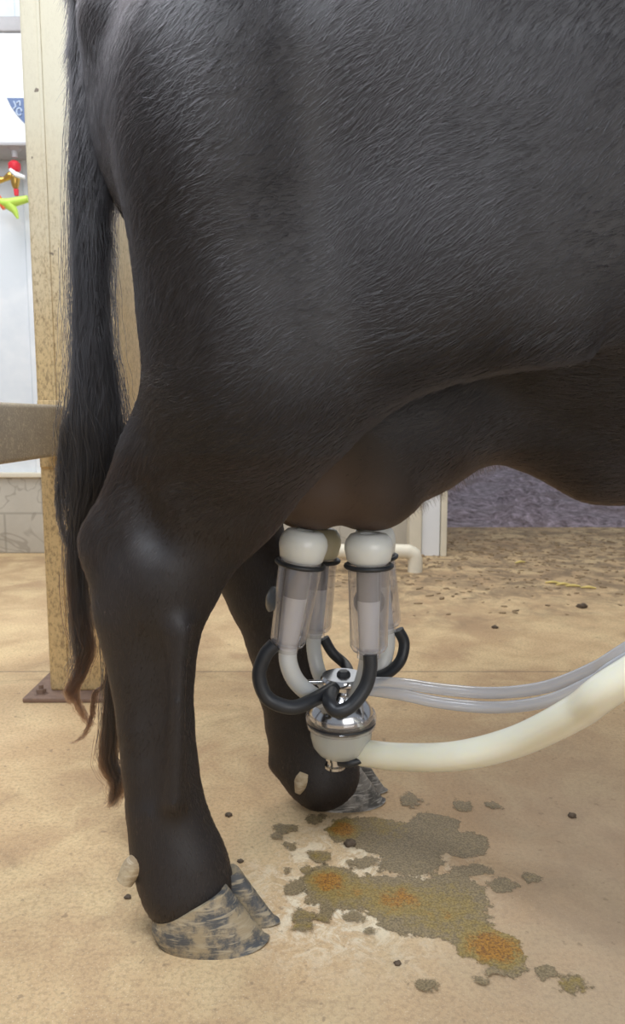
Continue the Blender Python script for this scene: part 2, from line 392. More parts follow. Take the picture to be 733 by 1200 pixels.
# white cabinet with a printed sticker, hose tap below it
CY = WY-.20
def wall_things():
    x1 = P(60, 100, CY)[0]; x0 = x1-.62; z1 = P(20, 72/1.0, CY)[2]; z0 = P(20, 168, CY)[2]
    zt = P(20, 24, CY)[2]
    e = empty('wall_cabinet', ((x0+x1)/2, CY+.1, z0), 'white wall cabinet with slate blue corner emblem behind the column', 'cabinet')
    adopt(box('cabinet_body', (x0, CY, z0), (x1, WY-.02, zt-.05), M['white_plastic'], bev=.008), e)
    adopt(box('cabinet_top', (x0-.01, CY-.01, zt-.05), (x1+.01, WY-.02, zt+.015), M['grey_trim'], bev=.006), e)
    adopt(box('bottom_ledge', (x0-.01, CY-.02, z0-.016), (x1+.01, WY-.02, z0), M['grey_trim'], bev=.003), e)
    # emblem: a curved triangle with a pale ring and stroke on it
    bm = bmesh.new(); a = P(8, 115, CY); b = P(52, 115, CY); c = P(52, 178, CY)
    pts = [a, b, (b[0], 0, P(40, 150, CY)[2]-.02)]
    arc = [P(8+20*t+0*t, 115+27*(t**1.35), CY) for t in np.linspace(0, 1, 10)]
    ring = [P(8, 115, CY), P(36, 115, CY), P(36, 150, CY), P(27, 143, CY), P(20, 135, CY), P(13, 125, CY)]
    v0 = [bm.verts.new((p[0], CY-.003, p[2])) for p in ring]; v1 = [bm.verts.new((p[0], CY+.002, p[2])) for p in ring]
    bm.faces.new(v0); bm.faces.new(v1[::-1])
    for i in range(len(ring)): j = (i+1) % len(ring); bm.faces.new((v0[i], v0[j], v1[j], v1[i]))
    em = from_bm('emblem', bm, M['blue']); adopt(em, e); em['label'] = 'slate blue curved corner emblem'
    def sub(o): o.parent = em; o.data.transform(Matrix.Translation(-Vector(e.location))); return o
    s = S(120, CY)
    c1 = P(22.5, 131, CY-.004); pth = [(c1[0]+3*s*math.cos(t), CY-.004, c1[2]+4.0*s*math.sin(t)) for t in np.linspace(0, 5.6, 12)]
    sub(tube('emblem_letter', pth, .0035, M['blue_light'], n=3, seg=8))
    sub(tube('emblem_letter', [P(16, 118.5, CY-.004), P(18.5, 124, CY-.004), P(15.5, 128, CY-.004)], .0035, M['blue_light'], n=4, seg=8))
    sub(tube('emblem_letter', [P(19, 121, CY-.004), P(23, 118.5, CY-.004), P(23.5, 124, CY-.004)], .0035, M['blue_light'], n=4, seg=8))
    # tap
    TY = CY+.02
    q = lambda x, y, d=0: P(x, y, TY+d); s = S(200, TY)
    t = empty('garden_tap', q(17, 205), 'brass hose tap with a red collar hanging below the white cabinet', 'tap')
    adopt(lathe('wall_flange', [(0, -.001), (9*s, 0), (7*s, -3*s), (4*s, -5*s), (3*s, -12*s), (0, -12*s)], M['grey_trim'], q(17, 172), parent=None), t)
    adopt(lathe('red_collar', [(0, 5*s), (3.5*s, 5*s), (7*s, 2*s), (7*s, -4*s), (5*s, -7*s), (0, -7*s)], M['red'], q(17, 194), seg=14), t)
    bm = sweep_bm(catmull([q(17, 200), q(18, 208), q(18, 216), q(18.5, 221)], 6), [3*s, 5.5*s, 4.5*s, 3*s], 14)
    sweep_bm(catmull([q(20, 203), q(12, 206), q(5, 210), q(-2, 211)], 6), [3*s, 4.5*s, 2.6*s, 4.4*s], 14, bm=bm)
    adopt(from_bm('tap_body', bm, M['brass'], auto=40), t)
    adopt(tube('handle', [q(12, 199, -.02), q(20, 205, -.03), q(29, 208, -.03)], [2.2*s, 3.2*s, 2.2*s], M['white_plastic'], seg=10), t)
    adopt(lathe('drain_stub', [(0, 0), (3*s, 0), (2.4*s, -7*s), (0, -7*s)], M['red'], q(19, 222), seg=14), t)
    h = empty('spray_nozzle', q(18, 240), 'lime green hose nozzle with an orange end under the brass tap', 'nozzle')
    adopt(tube('nozzle_barrel', [q(0, 236), q(8, 238), q(20, 236), q(33, 233)], [4*s, 5.5*s, 5*s, 4*s], M['lime'], seg=16), h)
    adopt(tube('grip', [q(11, 240), q(17, 247), q(21, 256)], [6.5*s, 4*s, 1.5*s], M['lime'], seg=14), h)
    adopt(tube('orange_end', [q(-3, 230), q(2, 238), q(5, 245)], [3.2*s, 3.8*s, 2.5*s], M['orange'], seg=14), h)
    # something to hang from: stub pipe into the nozzle
wall_things()
# floor level pipe rail
def pipe_rail():
    Yp = 3.35; s = S(648, Yp); r = 8.5*s
    e = empty('pipe_rail', (.1, Yp, 0), 'low cream pipe with a bent down end near the doorway post', 'pipe')
    z = P(480, 646, Yp)[2]
    xs = P(487, 650, Yp)[0]
    pts = [(-.36, Yp, z), (-.2, Yp, z), (0, Yp, z), (xs-.09, Yp, z), (xs-.02, Yp, z-.008), (xs-.001, Yp, z-.035), (xs, Yp, 0.0)]
    adopt(tube('bent_pipe', pts, r, M['cream_plastic'], seg=22, n=12), e)
    adopt(lathe('pipe_leg', [(0, 0), (r*.9, 0), (r*.9, z-.01), (0, z-.01)], M['cream_plastic'], (-.33, Yp, 0)), e)
pipe_rail()

# ------------------------------------------------------------------ the cow: one implicit surface
VX = .0068
X0, X1, Y0_, Y1_, Z0, Z1 = -.50, 1.98, .66, 1.60, -.02, 1.62
gx = np.arange(X0, X1, VX, dtype=np.float32); gy = np.arange(Y0_, Y1_, VX, dtype=np.float32); gz = np.arange(Z0, Z1, VX, dtype=np.float32)
FLD = np.full((len(gx), len(gy), len(gz)), 1.0, np.float32)
def blend(lo, hi, fn, k, neg=False):
    pad = .07+k
    i = [max(0, int((lo[a]-pad-o)/VX)) for a, o in enumerate((X0, Y0_, Z0))]
    j = [min(n, int((hi[a]+pad-o)/VX)+2) for (a, o), n in zip(enumerate((X0, Y0_, Z0)), FLD.shape)]
    sl = tuple(slice(a, b) for a, b in zip(i, j))
    X = gx[sl[0]][:, None, None]; Y = gy[sl[1]][None, :, None]; Z = gz[sl[2]][None, None, :]
    d = fn(X, Y, Z); c = FLD[sl]
    if neg:
        h = np.maximum(k-np.abs(c+d), 0)/k; FLD[sl] = np.maximum(c, -d)+h*h*k*.25
    else:
        h = np.maximum(k-np.abs(c-d), 0)/k; FLD[sl] = np.minimum(c, d)-h*h*k*.25
def cone(a, b, ra, rb, ys=1.0, k=.03, neg=False):
    a = np.array(a, float); b = np.array(b, float); r = max(ra, rb)
    def fn(X, Y, Z):
        ax, ay, az = X-a[0], (Y-a[1])/ys, Z-a[2]; bx, by, bz = b[0]-a[0], (b[1]-a[1])/ys, b[2]-a[2]
        L = bx*bx+by*by+bz*bz+1e-9
        t = np.clip((ax*bx+ay*by+az*bz)/L, 0, 1)
        return ((np.sqrt((ax-t*bx)**2+(ay-t*by)**2+(az-t*bz)**2)-(ra+t*(rb-ra)))*min(1, ys)).astype(np.float32)
    blend(np.minimum(a, b)-r*max(1, ys), np.maximum(a, b)+r*max(1, ys), fn, k, neg)
def ell(c, r, k=.05, neg=False, rot=0.0):
    c = np.array(c, float); r = np.array(r, float); cr, sr = math.cos(rot), math.sin(rot)
    def fn(X, Y, Z):
        x0, y, z0 = X-c[0], Y-c[1], Z-c[2]; x = x0*cr+z0*sr; z = -x0*sr+z0*cr
        k0 = np.sqrt((x/r[0])**2+(y/r[1])**2+(z/r[2])**2)+1e-6; k1 = np.sqrt((x/r[0]**2)**2+(y/r[1]**2)**2+(z/r[2]**2)**2)+1e-6
        return (k0*(k0-1)/k1).astype(np.float32)
    R = max(r[0], r[2]) if rot else None
    e = np.array([R or r[0], r[1], R or r[2]]); blend(c-e, c+e, fn, k, neg)
def pc(A, B, ys=1.0, k=.03):                        # cone between picture points (px, py, Y, radius in px)
    cone(P(*A[:3]), P(*B[:3]), A[3]*S(A[1], A[2]), B[3]*S(B[1], B[2]), ys, k)
def chain(L, ys=1.0, k=.02):
    for A, B in zip(L, L[1:]): pc(A, B, ys, k)
YC = 1.12
# trunk
ell((.72, YC, 1.00), (.66, .345, .405), .05)
ell((.20, YC, 1.08), (.44, .275, .315), .10)
ell((.02, YC, 1.13), (.33, .235, .27), .10)
cone((-.14, YC, 1.30), (1.2, YC, 1.33), .09, .085, 1.0, .12)          # topline
cone((.08, YC-.22, 1.27), (.08, YC+.22, 1.27), .055, .055, 1, .07)    # hip bones
cone((-.24, YC-.11, 1.20), (-.24, YC+.11, 1.20), .05, .05, 1, .06)    # pin bones
# chest, shoulders
ell((1.18, YC, .93), (.28, .25, .36), .10)
for s in (-1, 1):
    ell((1.12, YC+s*.19, .95), (.15, .10, .28), .08, rot=.25)
    cone((1.20, YC+s*.19, .80), (1.04, YC+s*.17, .62), .105, .075, .8, .06)
    cone((1.04, YC+s*.17, .62), (1.08, YC+s*.16, .36), .068, .046, .85, .03)
    cone((1.08, YC+s*.16, .37), (1.085, YC+s*.16, .34), .050, .046, .95, .02)
    cone((1.08, YC+s*.16, .34), (1.075, YC+s*.16, .14), .034, .032, .9, .02)
    cone((1.072, YC+s*.16, .13), (1.075, YC+s*.16, .12), .043, .043, .95, .02)
    cone((1.075, YC+s*.16, .12), (1.10, YC+s*.16, .05), .040, .044, 1.1, .02)
# neck and head
cone((1.22, YC, 1.10), (1.52, YC, 1.30), .20, .125, .65, .10)
cone((1.24, YC, .85), (1.50, YC, 1.13), .10, .06, .5, .08)
cone((1.55, YC, 1.34), (1.66, YC, 1.27), .105, .095, .95, .05)
cone((1.66, YC, 1.27), (1.84, YC, 1.08), .085, .058, .95, .05)
cone((1.83, YC, 1.09), (1.86, YC, 1.05), .060, .052, 1.15, .03)
cone((1.60, YC, 1.20), (1.74, YC, 1.09), .075, .04, .7, .05)
for s in (-1, 1):
    cone((1.66, YC+s*.075, 1.31), (1.68, YC+s*.078, 1.30), .022, .020, 1, .03)
    cone((1.53, YC+s*.09, 1.38), (1.49, YC+s*.24, 1.38), .028, .030, .8, .02)
    cone((1.49, YC+s*.16, 1.38), (1.47, YC+s*.27, 1.355), .036, .008, .8, .02)
    cone((1.885, YC+s*.030, 1.075), (1.90, YC+s*.036, 1.08), .012, .010, 1, .01, neg=True)
# near hind leg
YN = .985
pc((262, 130, 1.00, 128), (268, 340, .99, 98), .95, .06)
pc((268, 330, .985, 92), (258, 500, .985, 84), .85, .04)
pc((330, 300, .965, 100), (322, 440, .965, 82), .80, .06)
pc((322, 440, .965, 78), (262, 570, .98, 74), .75, .05)
pc((225, 500, 1.0, 58), (190, 590, 1.0, 50), .8, .04)
pc((262, 560, .98, 70), (205, 655, .98, 62), .70, .04)
pc((180, 540, .99, 28), (130, 640, .985, 25), .75, .05)
pc((131, 636, .985, 26), (150, 700, .985, 38), .8, .04)
chain([(205, 655, .98, 60), (186, 690, .98, 60), (175, 725, .98, 56), (177, 760, .978, 48), (179, 800, .975, 43), (183, 850, .97, 40.5), (188, 900, .965, 40), (195, 950, .96, 42)], .78, .02)
chain([(195, 950, .96, 42), (204, 990, .958, 46), (213, 1015, .955, 49), (219, 1036, .95, 46)], .85, .02)
pc((206, 1046, .94, 29), (234, 1036, .96, 31), 1.2, .03)
pc((350, 425, .93, 76), (470, 325, .89, 72), .36, .07)                 # flank fold
pc((470, 325, .89, 72), (640, 320, .85, 92), .36, .08)
ell(P(375, 235, .735), (.07, .065, .15), .12, neg=True, rot=-.25)
ell(P(238, 150, .90), (.085, .08, .17), .08)
ell(P(292, 410, .925), (.09, .07, .13), .08)
ell(P(560, 60, .66), (.40, .05, .05), .10, neg=True, rot=.05)
ell(P(520, 260, .655), (.07, .045, .14), .10, neg=True, rot=-.3)
ell(P(182, 688, .945), (.028, .017, .042), .04)                      # bone of the hock
ell(P(160, 596, .915), (.014, .022, .055), .03, neg=True, rot=.45)    # hollow in front of the tendon
cone(P(212, 740, .925), P(205, 940, .915), .010, .009, 1, .03)        # tendon and cannon ridge
ell(P(172, 850, .918), (.007, .012, .10), .02, neg=True)
# far hind leg
YF = 1.285
ell(P(330, 380, 1.27), (.17, .09, .26), .05)
pc((320, 480, 1.27, 80), (262, 600, 1.275, 62), .75, .04)
pc((225, 560, 1.28, 24), (215, 610, 1.28, 24), .8, .04)
chain([(262, 600, 1.275, 60), (290, 650, 1.28, 46), (312, 700, 1.28, 41), (331, 750, 1.28, 38.5), (342, 800, 1.28, 38), (352, 850, 1.28, 37), (362, 885, 1.28, 40), (374, 900, 1.28, 39), (384, 912, 1.28, 34)], .78, .02)
pc((374, 917, 1.27, 25), (392, 907, 1.29, 24), 1.2, .03)
pc((335, 892, 1.275, 14), (326, 893, 1.275, 9), 1, .02)
# udder
ell(P(440, 475, YC), (.185, .135, .150), .05)
for yy in (1.055, 1.185):
    dx = 0 if yy < 1.1 else -8
    pc((378+dx, 520, yy, 60), (369+dx, 567, yy, 55), .85, .018)
    pc((450+dx, 500, yy, 66), (438+dx, 566, yy, 57), .85, .018)
pc((450, 520, 1.10, 62), (535, 472, 1.10, 60), 1.2, .05)
pc((530, 465, 1.10, 58), (604, 478, 1.12, 55), 1.2, .05)
chain([(604, 478, 1.12, 55), (655, 500, 1.12, 54), (705, 528, 1.12, 55), (790, 540, 1.12, 58)], 1.2, .04)
# rear udder skin between the thighs
cone((-.12, YC, .66), (-.17, YC, 1.0), .06, .05, 1.6, .05)
# tail
chain([(150, -70, 1.12, 34), (106, -20, 1.125, 24), (104, 60, 1.13, 21), (107, 160, 1.13, 20), (109, 280, 1.13, 19), (110, 400, 1.13, 16), (112, 500, 1.13, 9), (108, 560, 1.13, 5)], .9, .012)

def surface_nets():
    Fv = FLD; ins = Fv < 0; c = [ins[a:ins.shape[0]-1+a, b:ins.shape[1]-1+b, d:ins.shape[2]-1+d] for a in (0, 1) for b in (0, 1) for d in (0, 1)]
    tot = sum(x.astype(np.int8) for x in c); act = (tot > 0) & (tot < 8)
    idx = -np.ones(act.shape, np.int64); ii = np.argwhere(act); idx[act] = np.arange(len(ii))
    cor = {(a, b, d): Fv[ii[:, 0]+a, ii[:, 1]+b, ii[:, 2]+d].astype(np.float64) for a in (0, 1) for b in (0, 1) for d in (0, 1)}
    acc = np.zeros((len(ii), 3)); cnt = np.zeros(len(ii))
    for p in cor:
        for ax in range(3):
            if p[ax] == 0:
                q = list(p); q[ax] = 1; f0, f1 = cor[p], cor[tuple(q)]; m = (f0 < 0) != (f1 < 0)
                t = np.where(m, f0/np.where(m, f0-f1, 1), 0)
                for k in range(3): acc[:, k] += np.where(m, (t if k == ax else p[k]), 0)
                cnt += m
    V = (ii+acc/cnt[:, None])*VX+np.array([X0, Y0_, Z0]); Q = []
    for ax in range(3):
        o = [a for a in range(3) if a != ax]
        s0 = [slice(1, -1)]*3; s0[ax] = slice(0, -1); s1 = list(s0); s1[ax] = slice(1, None)
        m = ins[tuple(s0)] != ins[tuple(s1)]; e = np.argwhere(m); off = np.array([1, 1, 1]); off[ax] = 0; e = e+off
        a0 = ins[e[:, 0], e[:, 1], e[:, 2]]
        def g(d1, d2):
            q = e.copy(); q[:, o[0]] += d1; q[:, o[1]] += d2; return idx[q[:, 0], q[:, 1], q[:, 2]]
        quad = np.stack([g(-1, -1), g(0, -1), g(0, 0), g(-1, 0)], 1)
        flip = a0 if ax != 1 else ~a0
        quad[~flip] = quad[~flip][:, ::-1]; Q.append(quad)
    return V, np.concatenate(Q)
V, Q = surface_nets()
# two rounds of light smoothing
for _ in range(3):
    acc = np.zeros_like(V); cnt = np.zeros(len(V))
    for a, b in ((0, 1), (1, 2), (2, 3), (3, 0)):
        np.add.at(acc, Q[:, a], V[Q[:, b]]); np.add.at(acc, Q[:, b], V[Q[:, a]]); np.add.at(cnt, Q[:, a], 1); np.add.at(cnt, Q[:, b], 1)
    V = .5*V+.5*acc/cnt[:, None]
cow = empty('cow', (0.4, YC, 0), 'black cow standing side on with milking cups on its udder', 'cow')
OFF = np.array(cow.location)
me = bpy.data.meshes.new('cow_body'); me.vertices.add(len(V)); me.vertices.foreach_set('co', (V-OFF).ravel())
me.loops.add(len(Q)*4); me.loops.foreach_set('vertex_index', Q.ravel().astype(np.int32))
me.polygons.add(len(Q)); me.polygons.foreach_set('loop_start', np.arange(0, len(Q)*4, 4, dtype=np.int32))
me.update(calc_edges=True); me.validate()
body = link('cow_body', me, M['skin'], cow, smooth=True)
del FLD

# ---- coat
def hair_obj(name, pts, rad, mat, parent, tipr=.25):
    """pts (n, k, 3) world"""
    n, k, _ = pts.shape; hc = bpy.data.hair_curves.new(name); hc.add_curves([k]*n)
    hc.attributes['position'].data.foreach_set('vector', (pts-OFF).astype(np.float32).ravel())
    ra = hc.attributes.get('radius') or hc.attributes.new('radius', 'FLOAT', 'POINT')
    fall = np.linspace(1, tipr, k)
    r = (np.broadcast_to(np.asarray(rad, float).reshape(-1, 1), (n, k))*fall).astype(np.float32)
    ra.data.foreach_set('value', r.ravel())
    hc.materials.append(mat); o = bpy.data.objects.new(name, hc); COL.objects.link(o); o.parent = parent; return o
def coat():
    T = np.concatenate([Q[:, [0, 1, 2]], Q[:, [0, 2, 3]]]); A, B, C = V[T[:, 0]], V[T[:, 1]], V[T[:, 2]]
    cr = np.cross(B-A, C-A); ar = np.linalg.norm(cr, axis=1)*.5
    vn = np.zeros_like(V)
    for i in range(3): np.add.at(vn, T[:, i], cr)
    vn /= np.linalg.norm(vn, axis=1)[:, None]+1e-12
    cen = (A+B+C)/3
    if np.sum(vn*(V-V.mean(0)), axis=1).mean() < 0: vn = -vn
    wgt = ar*np.where(cen[:, 0] > .72, .25, 1.0)*np.where(vn[T[:, 0], 1] > .35, .35, 1.0)*np.where(cen[:, 2] < .75, 1.6, 1.0)
    ud = (np.hypot(cen[:, 0]-.03, (cen[:, 2]-.58)) < .11) & (abs(cen[:, 1]-1.12) < .15); wgt[ud] *= .25
    N = 430000
    f = rng.choice(len(T), N, p=wgt/wgt.sum()); u = rng.random((N, 2)); fl = u.sum(1) > 1; u[fl] = 1-u[fl]
    w0 = 1-u.sum(1); bc = np.stack([w0, u[:, 0], u[:, 1]], 1)[..., None]
    p = (np.stack([A[f], B[f], C[f]], 1)*bc).sum(1); n = (vn[T[f]]*bc).sum(1); n /= np.linalg.norm(n, axis=1)[:, None]
    x, y, z = p.T
    n1 = np.sin(x*23+z*9+1)*np.sin(z*19-x*7)+.6*np.sin(x*61+z*37)*np.sin(z*53-x*29+2); n2 = np.sin(x*17-z*13+2)*np.sin(z*29+x*5)+.6*np.sin(x*47-z*67)*np.sin(z*71+x*31)
    leg = np.clip((.62-z)/.12, 0, 1); upper = np.clip((z-1.0)/.2, 0, 1)
    dx = -.85*(1-leg)*(1-.45*upper)-.05+.30*n1; dz = -.55-.45*leg-.25*upper+.28*n2
    d = np.stack([dx, np.zeros(N), dz], 1)+rng.normal(0, .17, (N, 3))
    d -= n*(d*n).sum(1)[:, None]; d /= np.linalg.norm(d, axis=1)[:, None]+1e-9
    L = .0155*(1-.5*leg)*rng.uniform(.6, 1.25, N)
    tail = (x < -.285) & (abs(y-1.13) < .05) & (z < 1.4); L[tail] = rng.uniform(.012, .040, tail.sum())
    d[tail] = np.stack([np.zeros(tail.sum()), np.zeros(tail.sum()), -np.ones(tail.sum())], 1)+rng.normal(0, .13, (tail.sum(), 3))+n[tail]*.15
    inud = (np.hypot(x-.03, z-.58) < .12) & (abs(y-1.12) < .16); L[inud] *= .45
    fold = (x > .08) & (x < .36) & (z > .70) & (z < .80) & (y < .95); L[fold] = rng.uniform(.015, .032, fold.sum())
    rise = rng.uniform(.10, .30, N)
    K = 4; s = np.linspace(0, 1, K)[None, :, None]; Lh = L[:, None, None]
    pts = p[:, None]-n[:, None]*.0006+Lh*(s*d[:, None]+n[:, None]*rise[:, None, None]*(s-.45*s*s))
    rad = rng.uniform(.00016, .00034, N)
    lowm = (z < .66)
    hair_obj('coat_hair', pts[~lowm], rad[~lowm], M['coat'], body)['kind'] = 'stuff'
    hair_obj('coat_hair', pts[lowm], rad[lowm], M['coat_leg'], body)['kind'] = 'stuff'
coat()
def whiskers():                                     # long fringe hairs along belly line and udder front
    n = 900; t = rng.random(n); px = 470+t*125; py = np.interp(px, [470, 520, 560, 600], [603, 572, 548, 534])
    p = np.array([P(a, b-6, 1.10+rng.normal(0, .02)) for a, b in zip(px, py)])
    d = np.stack([rng.normal(.35, .3, n), rng.normal(-.1, .3, n), -np.abs(rng.normal(.8, .3, n))], 1); d /= np.linalg.norm(d, axis=1)[:, None]
    L = rng.uniform(.008, .022, n)[:, None, None]; s = np.linspace(0, 1, 5)[None, :, None]
    hair_obj('belly_hair', p[:, None]+L*s*d[:, None]+L*.25*s*s*np.array([0, 0, -1.]), rng.uniform(.0001, .0002, n), M['coat_leg'], body)['kind'] = 'stuff'
whiskers()
def tail_switch():
    guides = [  # (picture path, start radius.. end radius px, count)
        ([(106, 60), (105, 180), (107, 300), (108, 400), (112, 480), (118, 545)], [17, 19, 20, 22, 26, 20], 2400, 'tail_hair'),
        ([(108, 360), (108, 430), (112, 500), (108, 560), (95, 620), (92, 690), (94, 750), (99, 790)], [14, 22, 30, 26, 14, 9, 9, 3], 2600, 'tail_hair'),
        ([(110, 340), (120, 430), (128, 500), (132, 540), (128, 580)], [10, 16, 17, 12, 5], 1000, 'tail_hair'),
        ([(104, 560), (90, 640), (90, 700), (96, 735), (101, 765), (92, 792), (82, 808), (86, 826)], [10, 11, 11, 12, 10, 8, 6, 8], 700, 'tail_tip'),
        ([(94, 690), (98, 730), (103, 760), (96, 790), (88, 812), (98, 838), (108, 852)], [10, 11, 10, 7, 5, 5, 6], 130, 'tail_tip'),
        ([(90, 600), (92, 660), (97, 730), (92, 780), (88, 800)], [13, 13, 14, 13, 11], 120, 'tail_hair'),
        ([(118, 560), (120, 640), (126, 720), (133, 780), (130, 840), (128, 885), (137, 915), (131, 945)], [14, 10, 8, 9, 9, 9, 7, 4], 1500, 'tail_hair'),
        ([(126, 730), (134, 790), (130, 850), (127, 895), (138, 920), (131, 948)], [8, 11, 11, 12, 11, 9], 450, 'tail_tip'),
        ([(130, 760), (124, 800), (112, 812), (108, 840), (98, 862), (82, 872)], [5, 5, 4, 3, 3, 3], 60, 'tail_tip'),
        ([(100, 480), (78, 540), (68, 580), (74, 625), (88, 650)], [10, 10, 4, 4, 3], 90, 'tail_hair'),
        ([(100, 440), (84, 500), (76, 560), (82, 610)], [10, 14, 10, 6], 260, 'tail_hair'),
        ([(130, 470), (146, 520), (152, 548)], [8, 6, 3], 60, 'tail_hair'),
        ([(104, 50), (100, 160), (102, 300), (98, 420)], [19, 20, 18, 18], 160, 'tail_hair')]
    out = {}
    for path, rr, cnt, m in guides:
        c = catmull([P(a, b, 1.13) for a, b in path], 6); K = 22
        rr = np.interp(np.linspace(0, 1, len(c)), np.linspace(0, 1, len(rr)), rr)*S(400, 1.13)
        for q in range(cnt):
            a0 = random.uniform(0, .45); a1 = min(random.uniform(.86, 1), a0+random.uniform(.45, 1.0)); fl = 1.0 if random.random() > .12 else random.uniform(1.1, 1.9); s = np.linspace(a0, a1, K)*(len(c)-1)
            g = np.stack([np.interp(s, np.arange(len(c)), c[:, k]) for k in range(3)], 1); r = np.interp(s, np.arange(len(c)), rr)
            rho = math.sqrt(random.random())*fl; an = random.uniform(0, 6.283)+np.linspace(0, random.uniform(-1.2, 1.8), K)
            fr = random.uniform(10, 16); ph = 2.2*int(random.random()*3)+random.uniform(-.3, .3); wv = random.uniform(.0012, .0042)*np.linspace(.1, 1, K)**1.3
            g[:, 0] += r*rho*np.cos(an)+wv*np.sin(s*fr/len(c)*4+ph); g[:, 1] += .75*r*rho*np.sin(an)+wv*np.cos(s*fr/len(c)*4+ph)
            out.setdefault(m, []).append(g)
    for m, L in out.items():
        hair_obj('tail_hair', np.array(L), rng.uniform(.00020, .00042, len(L)), M[m], cow, .5)['kind'] = 'stuff'
tail_switch()

# ---- hooves
def claw(name, toe, heel, width, hf, hh, side, mat, lean=0.0, seg=40, lev=12):
    """toe, heel: floor points; side: +1 when the flat inner wall is on the left of heel->toe"""
    toe, heel = np.array(toe), np.array(heel); ax = toe-heel; L = np.linalg.norm(ax); ax /= L; sd = np.array([-ax[1], ax[0], 0]); c = (toe+heel)/2
    bm = bmesh.new(); rings = []
    for j in range(lev+1):
        t = j/lev; ring = []
        for i in range(seg):
            a = 2*math.pi*i/seg; ca, sa = math.cos(a), math.sin(a)
            ex = abs(ca)**.85*math.copysign(1, ca); ey = abs(sa)**.9*math.copysign(1, sa)
            inner = ey*side > 0
            lx = ex*L/2*(1-.0*t); ly = ey*width/2*(.45 if inner else 1.0)
            ly *= (1-.16*max(0, ex)**3)
            # coronet: shorter, set back, higher in front
            tx = -L*.20+ex*L*.33; ty = ey*width/2*(.45 if inner else 1.0)*.80; e_ = min(1, (ex*.5+.5)*1.12); tz = hh+(hf-hh)*e_*e_*(3-2*e_)*.35+(hf-hh)*e_*.65
            f = t**(.9)
            x = lx*(1-f)+tx*f; y = ly*(1-f)+ty*f; z = tz*t
            bul = 1+.05*math.sin(math.pi*t)*(1.4 if ex < .3 else .3)+.010*math.sin(t*34+ex*1.5)*(.3+t)
            x *= bul; y *= bul
            z = max(z, .0) + (0.004*max(0, ex)**4*(1-t) if j == 0 else 0)
            p = c+ax*x+sd*y; ring.append(bm.verts.new((p[0], p[1], z)))
        rings.append(ring)
    for a, b in zip(rings, rings[1:]):
        for k in range(seg): bm.faces.new((a[k], a[(k+1) % seg], b[(k+1) % seg], b[k]))
    bm.faces.new(rings[0][::-1]); bm.faces.new(rings[-1])
    o = from_bm(name, bm, mat, auto=60); adopt(o, cow); return o
claw('hoof_claw', F(316, 1100), F(186, 1100), .080, .076, .034, +1, M['hoof'])['label'] = 'mottled grey and tan hoof claw'
claw('hoof_claw', F(328, 1083), F(205, 1078), .066, .076, .034, -1, M['hoof'])['label'] = 'mottled grey and tan hoof claw'
claw('hoof_claw', F(452, 938), F(366, 943), .070, .072, .028, +1, M['hoof_far'])
claw('hoof_claw', F(455, 928), F(378, 930), .060, .070, .020, -1, M['hoof_far'])
for s in (-1, 1):
    for q in (-1, 1):
        claw('hoof_claw', (1.175, YC+s*.16+q*.034, 0), (1.05, YC+s*.16+q*.030, 0), .062, .075, .03, -q, M['hoof_far'])
def dewclaw(a, b, ra, rb, mat, ys=1.0, bend=(0, 0, 0)):
    m = [(u+v)/2+w_ for u, v, w_ in zip(a, b, bend)]
    o = tube('dewclaw', [a, m, b], [ra, (ra+rb)/2*1.08, rb], mat, seg=16, n=6); adopt(o, cow); return o
d = dewclaw(P(172, 1005, .935), P(146, 1034, .925), .0155, .0115, M['horn'], bend=(-.004, 0, .003)); d['label'] = 'light tan dewclaw'
dewclaw(P(186, 1012, .99), P(168, 1030, 1.0), .012, .008, M['horn'], bend=(-.004, 0, .003))
d = dewclaw(P(357, 908, 1.240), P(349, 930, 1.222), .019, .005, M['horn']); d['label'] = 'light tan dewclaw'
dewclaw(P(338, 890, 1.30), P(325, 900, 1.30), .014, .008, M['hoof_far'])
# face
for s in (-1, 1):
    ec = Vector((1.672, YC+s*.088, 1.305))
    o = lathe('eye', [(0, .016), (.008, .014), (.0135, .008), (.016, 0), (.0135, -.008), (0, -.016)], M['rubber'], ec, (0, 1, 0), seg=20, auto=80); adopt(o, cow)
